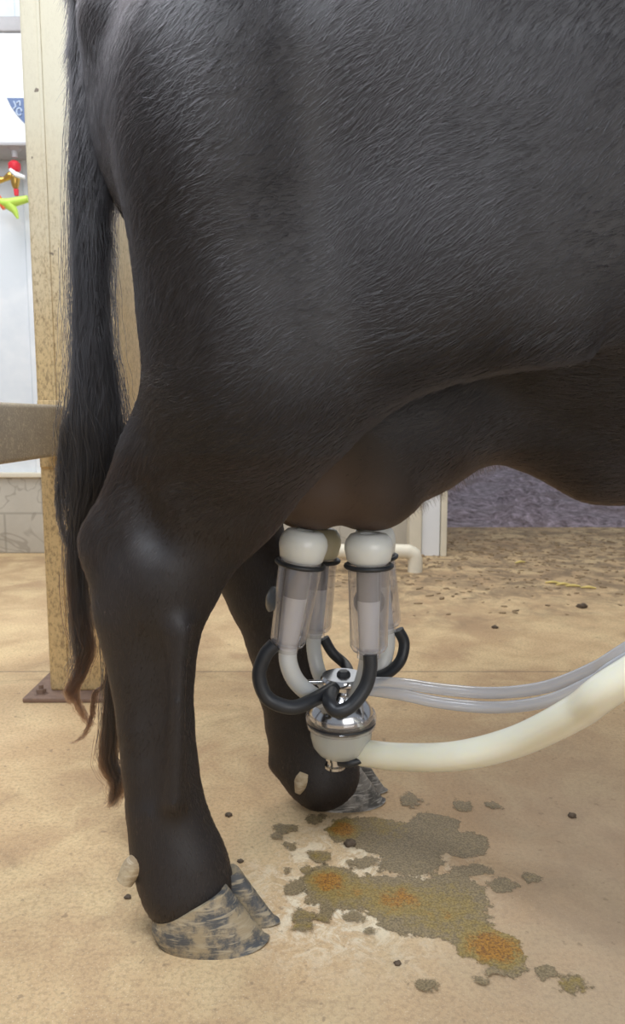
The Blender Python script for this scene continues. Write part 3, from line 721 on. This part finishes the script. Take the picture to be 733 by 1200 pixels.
# ------------------------------------------------------------------ milking cluster
YA, YB, YM = 1.050, 1.185, 1.115
clu = empty('milking_cluster', P(400, 885, YM), 'milking cluster with clear cups hanging from the cow udder', 'milking cluster')
UDZ = 0
def cup(top, bot, Y, wt, wb, capw, caph, mat_cap, disc=None):
    """top/bot: picture points of the shell ends; widths in px"""
    T = Vector(P(top[0], top[1], Y)); B = Vector(P(bot[0], bot[1], Y)); ax = (T-B); L = ax.length; ax.normalize(); s = S(top[1], Y)
    rt, rb = wt*s/2, wb*s/2
    sh = lathe('teat_cup', [(rb*.60, 0), (rb*.86, .003), (rb, .010), (rb+(rt-rb)*.5, L*.5), (rt, L*.90), (rt*.96, L), (rt*.90, L), (rt*.92, L*.9), (rb+(rt-rb)*.45-.0012, L*.5), (rb-.0022, .012), (rb*.6, .004)], M['clear'], B, ax, seg=44)
    adopt(sh, clu); sh['label'] = 'clear plastic teat cup shell'
    def sub(o):
        o.parent = sh; o.data.transform(Matrix.Translation(-Vector(clu.location))); return o
    cr = capw*s/2; ch = caph*s
    sub(lathe('mouthpiece', [(rt*.80, -.004), (cr*.80, -.001), (cr*.90, .002), (cr*.96, ch*.28), (cr, ch*.42), (cr, ch*.60), (cr*.93, ch*.78), (cr*.76, ch*.95), (cr*.5, ch), (cr*.36, ch*.98), (cr*.34, ch*.6), (cr*.34, 0)], mat_cap, T, ax, auto=70))
    N = 26; bm = bmesh.new(); rr = .0036
    q = Vector((0, 0, 1)).rotation_difference(ax).to_matrix(); cc = T-ax*.006
    pth = [cc+q @ Vector(((rt+.0025)*math.cos(a), (rt+.0025)*math.sin(a), 0)) for a in np.linspace(0, 2*math.pi, 49)]
    sub(from_bm('rubber_ring', sweep_bm([tuple(p) for p in pth], rr, 12, cap=False), M['rubber'], smooth=True))
    il = rt*.58
    sub(lathe('liner', [(il*.80, -.004), (il*.80, L*.05), (il*.9, L*.35), (il*.98, L*.60), (il*.75, L*.605), (il*.7, 0)], M['liner'], B, ax))
    o = sub(lathe('liner', [(il*.99, L*.58), (il*1.02, L*.80), (il*1.05, L*.99), (il*.8, L*.99), (il*.8, L*.6)], M['liner_grey'], B, ax)); o['label'] = 'dark grey upper liner'
    sub(lathe('shell_collar', [(rb*.50, -.008), (rb*.62, -.008), (rb*.62, .003), (rb*.50, .003)], M['clear'], B, ax))
    if disc:
        c, n, r, m = disc
        sub(lathe('plug_disc', [(0, .005), (r*.35, .0048), (r*.8, .002), (r, 0), (r, -.0015), (r*.5, -.0025), (0, -.0025)], m, c, n, seg=32))
    return sh
M['smoke'] = mat_clear('smoked_plastic', (.16, .17, .18), .9)
M['smoke2'] = simple('smoky_grey_plastic', (.09, .10, .11), .25, .1)
A_ = cup((353, 656), (337, 757), YA, 51, 43, 57, 36, M['silicone'], (P(318, 702, YA+.005), (-.85, -.45, .25), 15*S(700, YA), M['smoke2']))
C_ = cup((432.5, 658), (432.5, 764), YA, 49, 45, 57, 34, M['silicone'], (P(433, 705, YA+.036), (0, -1, .05), 19*S(700, YA), M['smoke2']))
B_ = cup((374, 652), (369, 740), YB, 43, 39, 50, 34, M['silicone_cream'])
D_ = cup((441, 650), (452, 735), YB, 43, 39, 50, 34, M['silicone'], (P(455, 703, YB-.0), (.8, -.5, 0), 13*S(700, YB), M['smoke2']))
def ct(name, pts, r, mat, **kw):
    o = tube(name, [P(*p) for p in pts], [q*S(780, YM) for q in r] if hasattr(r, '__len__') else r*S(780, YM), mat, **kw); adopt(o, clu); return o
# short milk tubes
ct('milk_tube', [(338, 752, YA), (338, 775, YA), (346, 796, YA+.01), (362, 812, YA+.03), (380, 822, YM-.01)], 9.8, M['tube'], n=14, ridge=.05)
ct('milk_tube', [(369, 736, YB), (368, 760, YB), (374, 788, YB-.01), (386, 808, YB-.03)], 9.0, M['tube'], n=14, ridge=.05)
ct('milk_tube', [(432, 760, YA), (430, 780, YA+.01), (424, 802, YA+.03), (414, 820, YM-.01)], 9.0, M['tube'], n=14, ridge=.05)
ct('milk_tube', [(452, 731, YB), (454, 755, YB), (447, 782, YB-.01), (430, 808, YB-.04)], 9.8, M['tube'], n=14, ridge=.05)
# black pulse tubes
ct('pulse_tube', [(322, 755, YA-.012), (311, 768, YA-.015), (304, 792, YA-.018), (314, 818, YA-.02), (342, 829, YA-.02), (368, 820, YA), (392, 806, YM-.03)], 8.0, M['rubber'])
ct('pulse_tube', [(434, 767, YA-.014), (434, 785, YA-.016), (428, 806, YA-.02), (412, 827, YA-.028), (395, 833, YA-.03), (386, 822, YA-.015), (389, 808, YM-.03)], 7.8, M['rubber'])
ct('pulse_tube', [(380, 748, YB+.01), (390, 765, YB+.01), (405, 779, YB), (409, 790, YM+.03), (405, 800, YM+.01)], 6.5, M['rubber'])
ct('pulse_tube', [(467, 738, YB), (474, 754, YB), (469, 775, YB-.01), (452, 790, YB-.03), (425, 797, YM+.01)], 7.0, M['rubber'])
# claw
s = S(840, YM)
def cl(name, prof, mat, pz, px=400, **kw):
    o = lathe(name, [(r*s, -(h-pz)*s*1.0) for r, h in prof], mat, P(px, pz, YM), **kw); adopt(o, clu); return o
cl('distributor_cap', [(0, 791), (24, 791), (26, 794), (26, 798), (23, 800), (15, 801), (14, 812), (0, 812)], M['chrome'], 791, 402)
cl('cap_bolt', [(0, 786), (6, 786), (8, 789), (8, 792), (0, 792)], M['rubber'], 786, 403, seg=6, auto=20)
cl('claw_dome', [(0, 808), (18, 809), (24, 815), (33, 826), (38, 834), (38, 840), (0, 840)], M['chrome'], 808)
cl('rim_ring', [(36, 832), (40, 834), (41.5, 838), (41.5, 842), (39, 844), (41, 846), (40, 851), (36, 852)], M['clear'], 832)
cl('seal_ring', [(35, 843), (40, 843.5), (40.6, 845), (40, 847), (35, 847)], M['rubber'], 843)
cl('claw_bowl', [(36.5, 850), (36, 862), (33, 874), (27, 882), (18, 887), (0, 888), (0, 885), (17, 884), (25, 879), (31, 872), (34, 861), (34.5, 850)], M['bowl'], 850)
cl('flow_cone', [(0, 846), (24, 848), (16, 870), (8, 880), (0, 880)], M['chrome'], 846)
cl('shut_off_valve', [(0, 884), (11, 884), (11, 890), (9, 891), (9, 896), (12, 897), (12, 900), (0, 900)], M['chrome'], 884, 393)
o = tube('valve_lever', [P(398, 893, YM-.02), P(410, 894, YM-.03), P(425, 891, YM-.03)], [5*s, 5.5*s, 3*s], M['rubber'], seg=12); adopt(o, clu)
o = tube('steel_nipple', [P(355, 799.5, YM-.01), P(380, 799.5, YM-.01)], 3*s, M['chrome'], seg=14); adopt(o, clu)
o = tube('hose_outlet', [P(412, 876, YM-.01), P(428, 881, YM-.01), P(444, 884, YM-.015)], [12*s, 14.5*s, 14*s], M['bowl'], seg=24); adopt(o, clu)
# long hoses leaving to the right
def hz(pts, ext, r, mat, name, label=None, n=12):
    o = tube(name, [P(*p) for p in pts]+ext, r, mat, seg=24, n=n); adopt(o, clu)
    if label: o['label'] = label
    return o
# beyond the frame the hoses rise a little more, then come down and lie on the floor ahead of the cow
hz([(424, 882, YM-.012), (470, 887, 1.06), (535, 886, 1.0), (605, 869, .94), (675, 835, .86), (733, 795, .80)],
   [(.50, .71, .555), (.72, .66, .585), (1.0, .62, .50), (1.35, .60, .25), (1.75, .60, .035), (2.3, .62, .0215)], .0205, M['hose'], 'milk_hose', 'thick creamy white milk hose')
hz([(428, 800, YM), (470, 801, 1.10), (520, 808, 1.08), (580, 812, 1.05), (640, 805, 1.0), (695, 784, .95), (740, 757, .91)],
   [(.56, .80, .585), (.76, .72, .615), (1.02, .66, .54), (1.37, .645, .28), (1.75, .65, .04), (2.3, .665, .0095)], .0088, M['clear_tube'], 'vacuum_hose', 'clear grey air hose')
hz([(428, 808, YM), (470, 814, 1.09), (520, 824, 1.065), (580, 829, 1.035), (640, 822, .985), (695, 799, .935), (740, 770, .895)],
   [(.56, .78, .565), (.76, .70, .595), (1.02, .64, .515), (1.37, .67, .255), (1.75, .675, .035), (2.3, .69, .0095)], .0088, M['clear_tube'], 'vacuum_hose', 'clear grey air hose')

# ------------------------------------------------------------------ wet patches on the floor
def mat_wet():
    t = NT('wet_stain'); a = t.n('Attribute', {'attribute_name': 'depth'}).outputs['Fac']; y = t.n('Attribute', {'attribute_name': 'yellow'}).outputs['Fac']
    n = t.noise(70, 6, .7); g = t.maprange(t.noise(330, 4, .7), .35, .65)
    edge = t.math('ADD', a, t.math('ADD', t.math('MULTIPLY', t.math('SUBTRACT', n, .5), .024), t.math('MULTIPLY', t.math('SUBTRACT', t.noise(22, 5, .7), .5), .05)))
    al = t.maprange(edge, -.001, .0045)
    c = t.mix(g, (.135, .10, .052), (.32, .24, .13))
    yy = t.math('ADD', y, t.math('MULTIPLY', t.math('SUBTRACT', t.noise(55, 9, .85), .5), 3.4))
    c = t.mix(t.maprange(yy, .15, .75, 0, .85), c, t.mix(g, (.19, .125, .020), (.36, .26, .07)))
    c = t.mix(t.maprange(yy, .75, 1.25, 0, .95), c, t.mix(g, (.15, .050, .003), (.46, .21, .015)))
    b = t.pbr(c, .42, Normal=t.bump(g, .25, .0015))
    mx = t.n('MixShader', Fac=t.math('MULTIPLY', al, .88)); t.t.links.new(t.n('BsdfTransparent').outputs[0], mx.inputs[1]); t.set(mx.inputs[2], b)
    return t.done(mx.outputs[0])
M['wet'] = mat_wet()
def puddle(name, blobs, yel, label, group=None, cat='puddle', h=.0008, cell=.004):
    """blobs: picture circles (px, py, rx, ry); the field is the distance inside their union"""
    B = []
    for px, py, rx, ry in blobs:
        c = F(px, py); a = F(px+rx, py); b = F(px, py-ry); B.append((c[0], c[1], max(.002, a[0]-c[0]), max(.002, b[1]-c[1])))
    x0 = min(b[0]-b[2] for b in B)-.012; x1 = max(b[0]+b[2] for b in B)+.012; y0 = min(b[1]-b[3] for b in B)-.012; y1 = max(b[1]+b[3] for b in B)+.012
    cell = min(cell, (x1-x0)/8)
    xs = np.arange(x0, x1, cell); ys = np.arange(y0, y1, cell); X, Y = np.meshgrid(xs, ys, indexing='ij'); D = np.full(X.shape, -1.0)
    for cx, cy, rx, ry in B:
        d = (1-np.hypot((X-cx)/rx, (Y-cy)/ry))*min(rx, ry); k = .012
        hh = np.maximum(k-np.abs(D-d), 0)/k; D = np.maximum(D, d)+hh*hh*k*.25
    YL = np.zeros(X.shape)
    for px, py, rx, ry, s_ in yel:
        c = F(px, py); a = F(px+rx, py); b = F(px, py-ry)
        YL = np.maximum(YL, s_*np.clip(1.3-np.hypot((X-c[0])/(a[0]-c[0]), (Y-c[1])/(b[1]-c[1]))*1.0, 0, 1))
    keep = D > -.010; idx = -np.ones(X.shape, int); idx[keep] = np.arange(keep.sum())
    ccx, ccy = (x0+x1)/2, (y0+y1)/2
    vs = np.stack([X[keep]-ccx, Y[keep]-ccy, np.full(keep.sum(), 0.0)], 1)
    q = np.stack([idx[:-1, :-1], idx[1:, :-1], idx[1:, 1:], idx[:-1, 1:]], -1).reshape(-1, 4); q = q[(q >= 0).all(1)]
    me = bpy.data.meshes.new(name); me.from_pydata(vs.tolist(), [], q.tolist())
    at = me.attributes.new('depth', 'FLOAT', 'POINT'); at.data.foreach_set('value', D[keep].astype(np.float32))
    at = me.attributes.new('yellow', 'FLOAT', 'POINT'); at.data.foreach_set('value', YL[keep].astype(np.float32))
    o = link(name, me, M['wet']); o.location = (ccx, ccy, h); tag(o, label, cat, group); return o
puddle('wet_patch', [(430, 975, 42, 18), (475, 985, 62, 22), (510, 968, 34, 15), (545, 990, 30, 16), (480, 1010, 40, 16), (405, 972, 24, 13),
                     (385, 1032, 34, 18), (400, 1050, 44, 16), (440, 1045, 36, 20), (480, 1060, 55, 32), (530, 1048, 46, 24), (530, 1078, 50, 24), (575, 1110, 42, 22), (600, 1128, 26, 14), (555, 1020, 22, 8)],
       [(403, 972, 20, 12, 1.5), (385, 1033, 27, 15, 1.5), (468, 1055, 45, 20, 1.15), (578, 1110, 42, 26, 1.5), (520, 1065, 60, 36, .65), (452, 965, 26, 22, .6), (410, 1045, 50, 18, .8)],
       'large wet yellow and orange stained patch on the concrete beside the hooves', cell=.003)
drops = [(588, 1038, 17, 9, 'round grey wet spot right of the large stained patch'), (623, 1030, 11, 5, 'small faint wet spot beyond the round grey one at right'), (671, 1154, 19, 13, 'wet yellowish spot nearest the lower right corner'),
         (637, 1139, 12, 8, 'small round wet spot at the tip of the large stain'), (540, 944, 11, 6, 'wet spot straight below the milk hose'), (576, 945, 10, 4, 'faint flat wet spot right of the one below the hose'),
         (480, 938, 12, 8, 'wet blotch just right of the far hoof'), (372, 960, 13, 6, 'dark wet spot under the heel of the far hoof'), (333, 972, 13, 5, 'wet spot left of the far hoof'), (339, 992, 9, 4, 'wet spot just left of the orange stain tip'),
         (374, 1005, 14, 6, 'yellowish spot between the two orange stains'), (425, 1011, 24, 6, 'flat grey wet spot above the middle orange stain'), (356, 1022, 12, 6, 'yellowish spot at the left end of the middle stain'), (346, 1041, 12, 7, 'wet spot below left of the middle stain'),
         (356, 1075, 12, 7, 'yellowish spot in front of the near toe'), (380, 1078, 8, 7, 'small wet spot right of the yellowish one by the toe'), (357, 1087, 12, 5, 'flat wet spot just below the yellowish one by the toe'), (417, 1077, 13, 6, 'wet spot under the middle orange stain'),
         (495, 1155, 14, 6, 'wet spot near the bottom edge under the large stain'), (431, 1095, 5, 3, 'tiny wet speck midway below the large stain'), (560, 1150, 8, 4, 'small wet speck left below the stain tip'), (338, 1023, 6, 3, 'tiny wet speck left of the middle stain'), (323, 983, 6, 3, 'tiny wet speck farthest left by the far hoof'), (575, 1142, 12, 6, 'faint wet spot below the tip of the stain')]
for di, (px, py, rx, ry, lb) in enumerate(drops):
    puddle('wet_spot', [(px, py, rx, ry), (px+rx*.4, py-ry*.3, rx*.6, ry*.7)], [(px, py, rx*1.5, ry*1.5, .45 if 'yellow' in lb else .05)], lb, 'wet spots around the large stain', 'wet spot', .0010+.00012*di)
# dung crumbs and grit
def clod(px, py, r, label, mat='dung', flat=.7):
    c = F(px, py); bm = bmesh.new(); bmesh.ops.create_icosphere(bm, subdivisions=3, radius=1)
    ph = [random.uniform(0, 6) for _ in range(4)]
    for v in bm.verts:
        q = v.co; f = 1+.22*math.sin(q.x*4+ph[0])*math.sin(q.y*3.3+ph[1])+.13*math.sin(q.z*7+q.x*6+ph[2])
        v.co = Vector((q.x*1.15*f, q.y*f, max(q.z*flat*f, -.35)))*r
    zmin = min(v.co.z for v in bm.verts)
    o = from_bm('dung_crumb', bm, M[mat], smooth=True); o.location = (c[0], c[1], -zmin); tag(o, label, 'crumb', 'crumbs on the concrete')
for a in [(268, 956, .0052, 'dark crumb on the floor between the two hind hooves'), (150, 1052, .0044, 'dark crumb on the floor below the near dewclaw'), (580, 736, .009, 'dark clod on the concrete above the clear air hoses'), (671, 957, .0062, 'dark crumb on the concrete right of the wet patch, below the hose'),
          (411, 990, .0085, 'dark wet lump at the edge of the upper orange stain'), (466, 1130, .0040, 'small dark crumb on the floor below the large stain'), (282, 1010, .0040, 'flat crumb right of the near leg'), (683, 712, .016, 'dark flat clod far right near the doorway')]: clod(*a)
M['manure'] = simple('trodden_manure', (.26, .18, .10), .8, .5, 12, .5)
def grit():                                         # dirt and straw trodden in near the doorway
    bm = bmesh.new()
    for _ in range(1500):
        x = random.uniform(-.1, 2.8); y = random.triangular(2.5, FY, 3.9)
        if x < .60 and abs(y-3.35) < .09: continue
        r = random.uniform(.003, .009)*(1+.6*(random.random() < .05)); m = Matrix.Translation((x, y, r*.2)) @ Matrix.Rotation(random.random()*3, 4, 'Z') @ Matrix.Diagonal((r*random.uniform(1, 2.6), r, r*.45, 1))
        bmesh.ops.create_icosphere(bm, subdivisions=1, radius=1, matrix=m)
    o = from_bm('manure_bits', bm, M['manure'], smooth=True); tag(o, 'brown manure bits scattered on the floor before the doorway', 'manure', kind='stuff')
grit()
def straw():
    for i, (px, py) in enumerate([(660, 686), (672, 688), (648, 684), (690, 690), (610, 660)]):
        c = F(px, py); a = random.uniform(-.5, .5); L = .03
        o = tube('straw_flake', [(c[0]-L*math.cos(a), c[1]-L*math.sin(a), .004), (c[0], c[1], .008), (c[0]+L*math.cos(a), c[1]+L*math.sin(a), .004)], [.003, .006, .003], M['straw'], seg=8, n=4)
        tag(o, 'yellow straw flake on the dirty floor near the doorway', 'straw', 'straw flakes near the doorway')
M['straw'] = simple('straw', (.70, .55, .18), .6, .2)
straw()
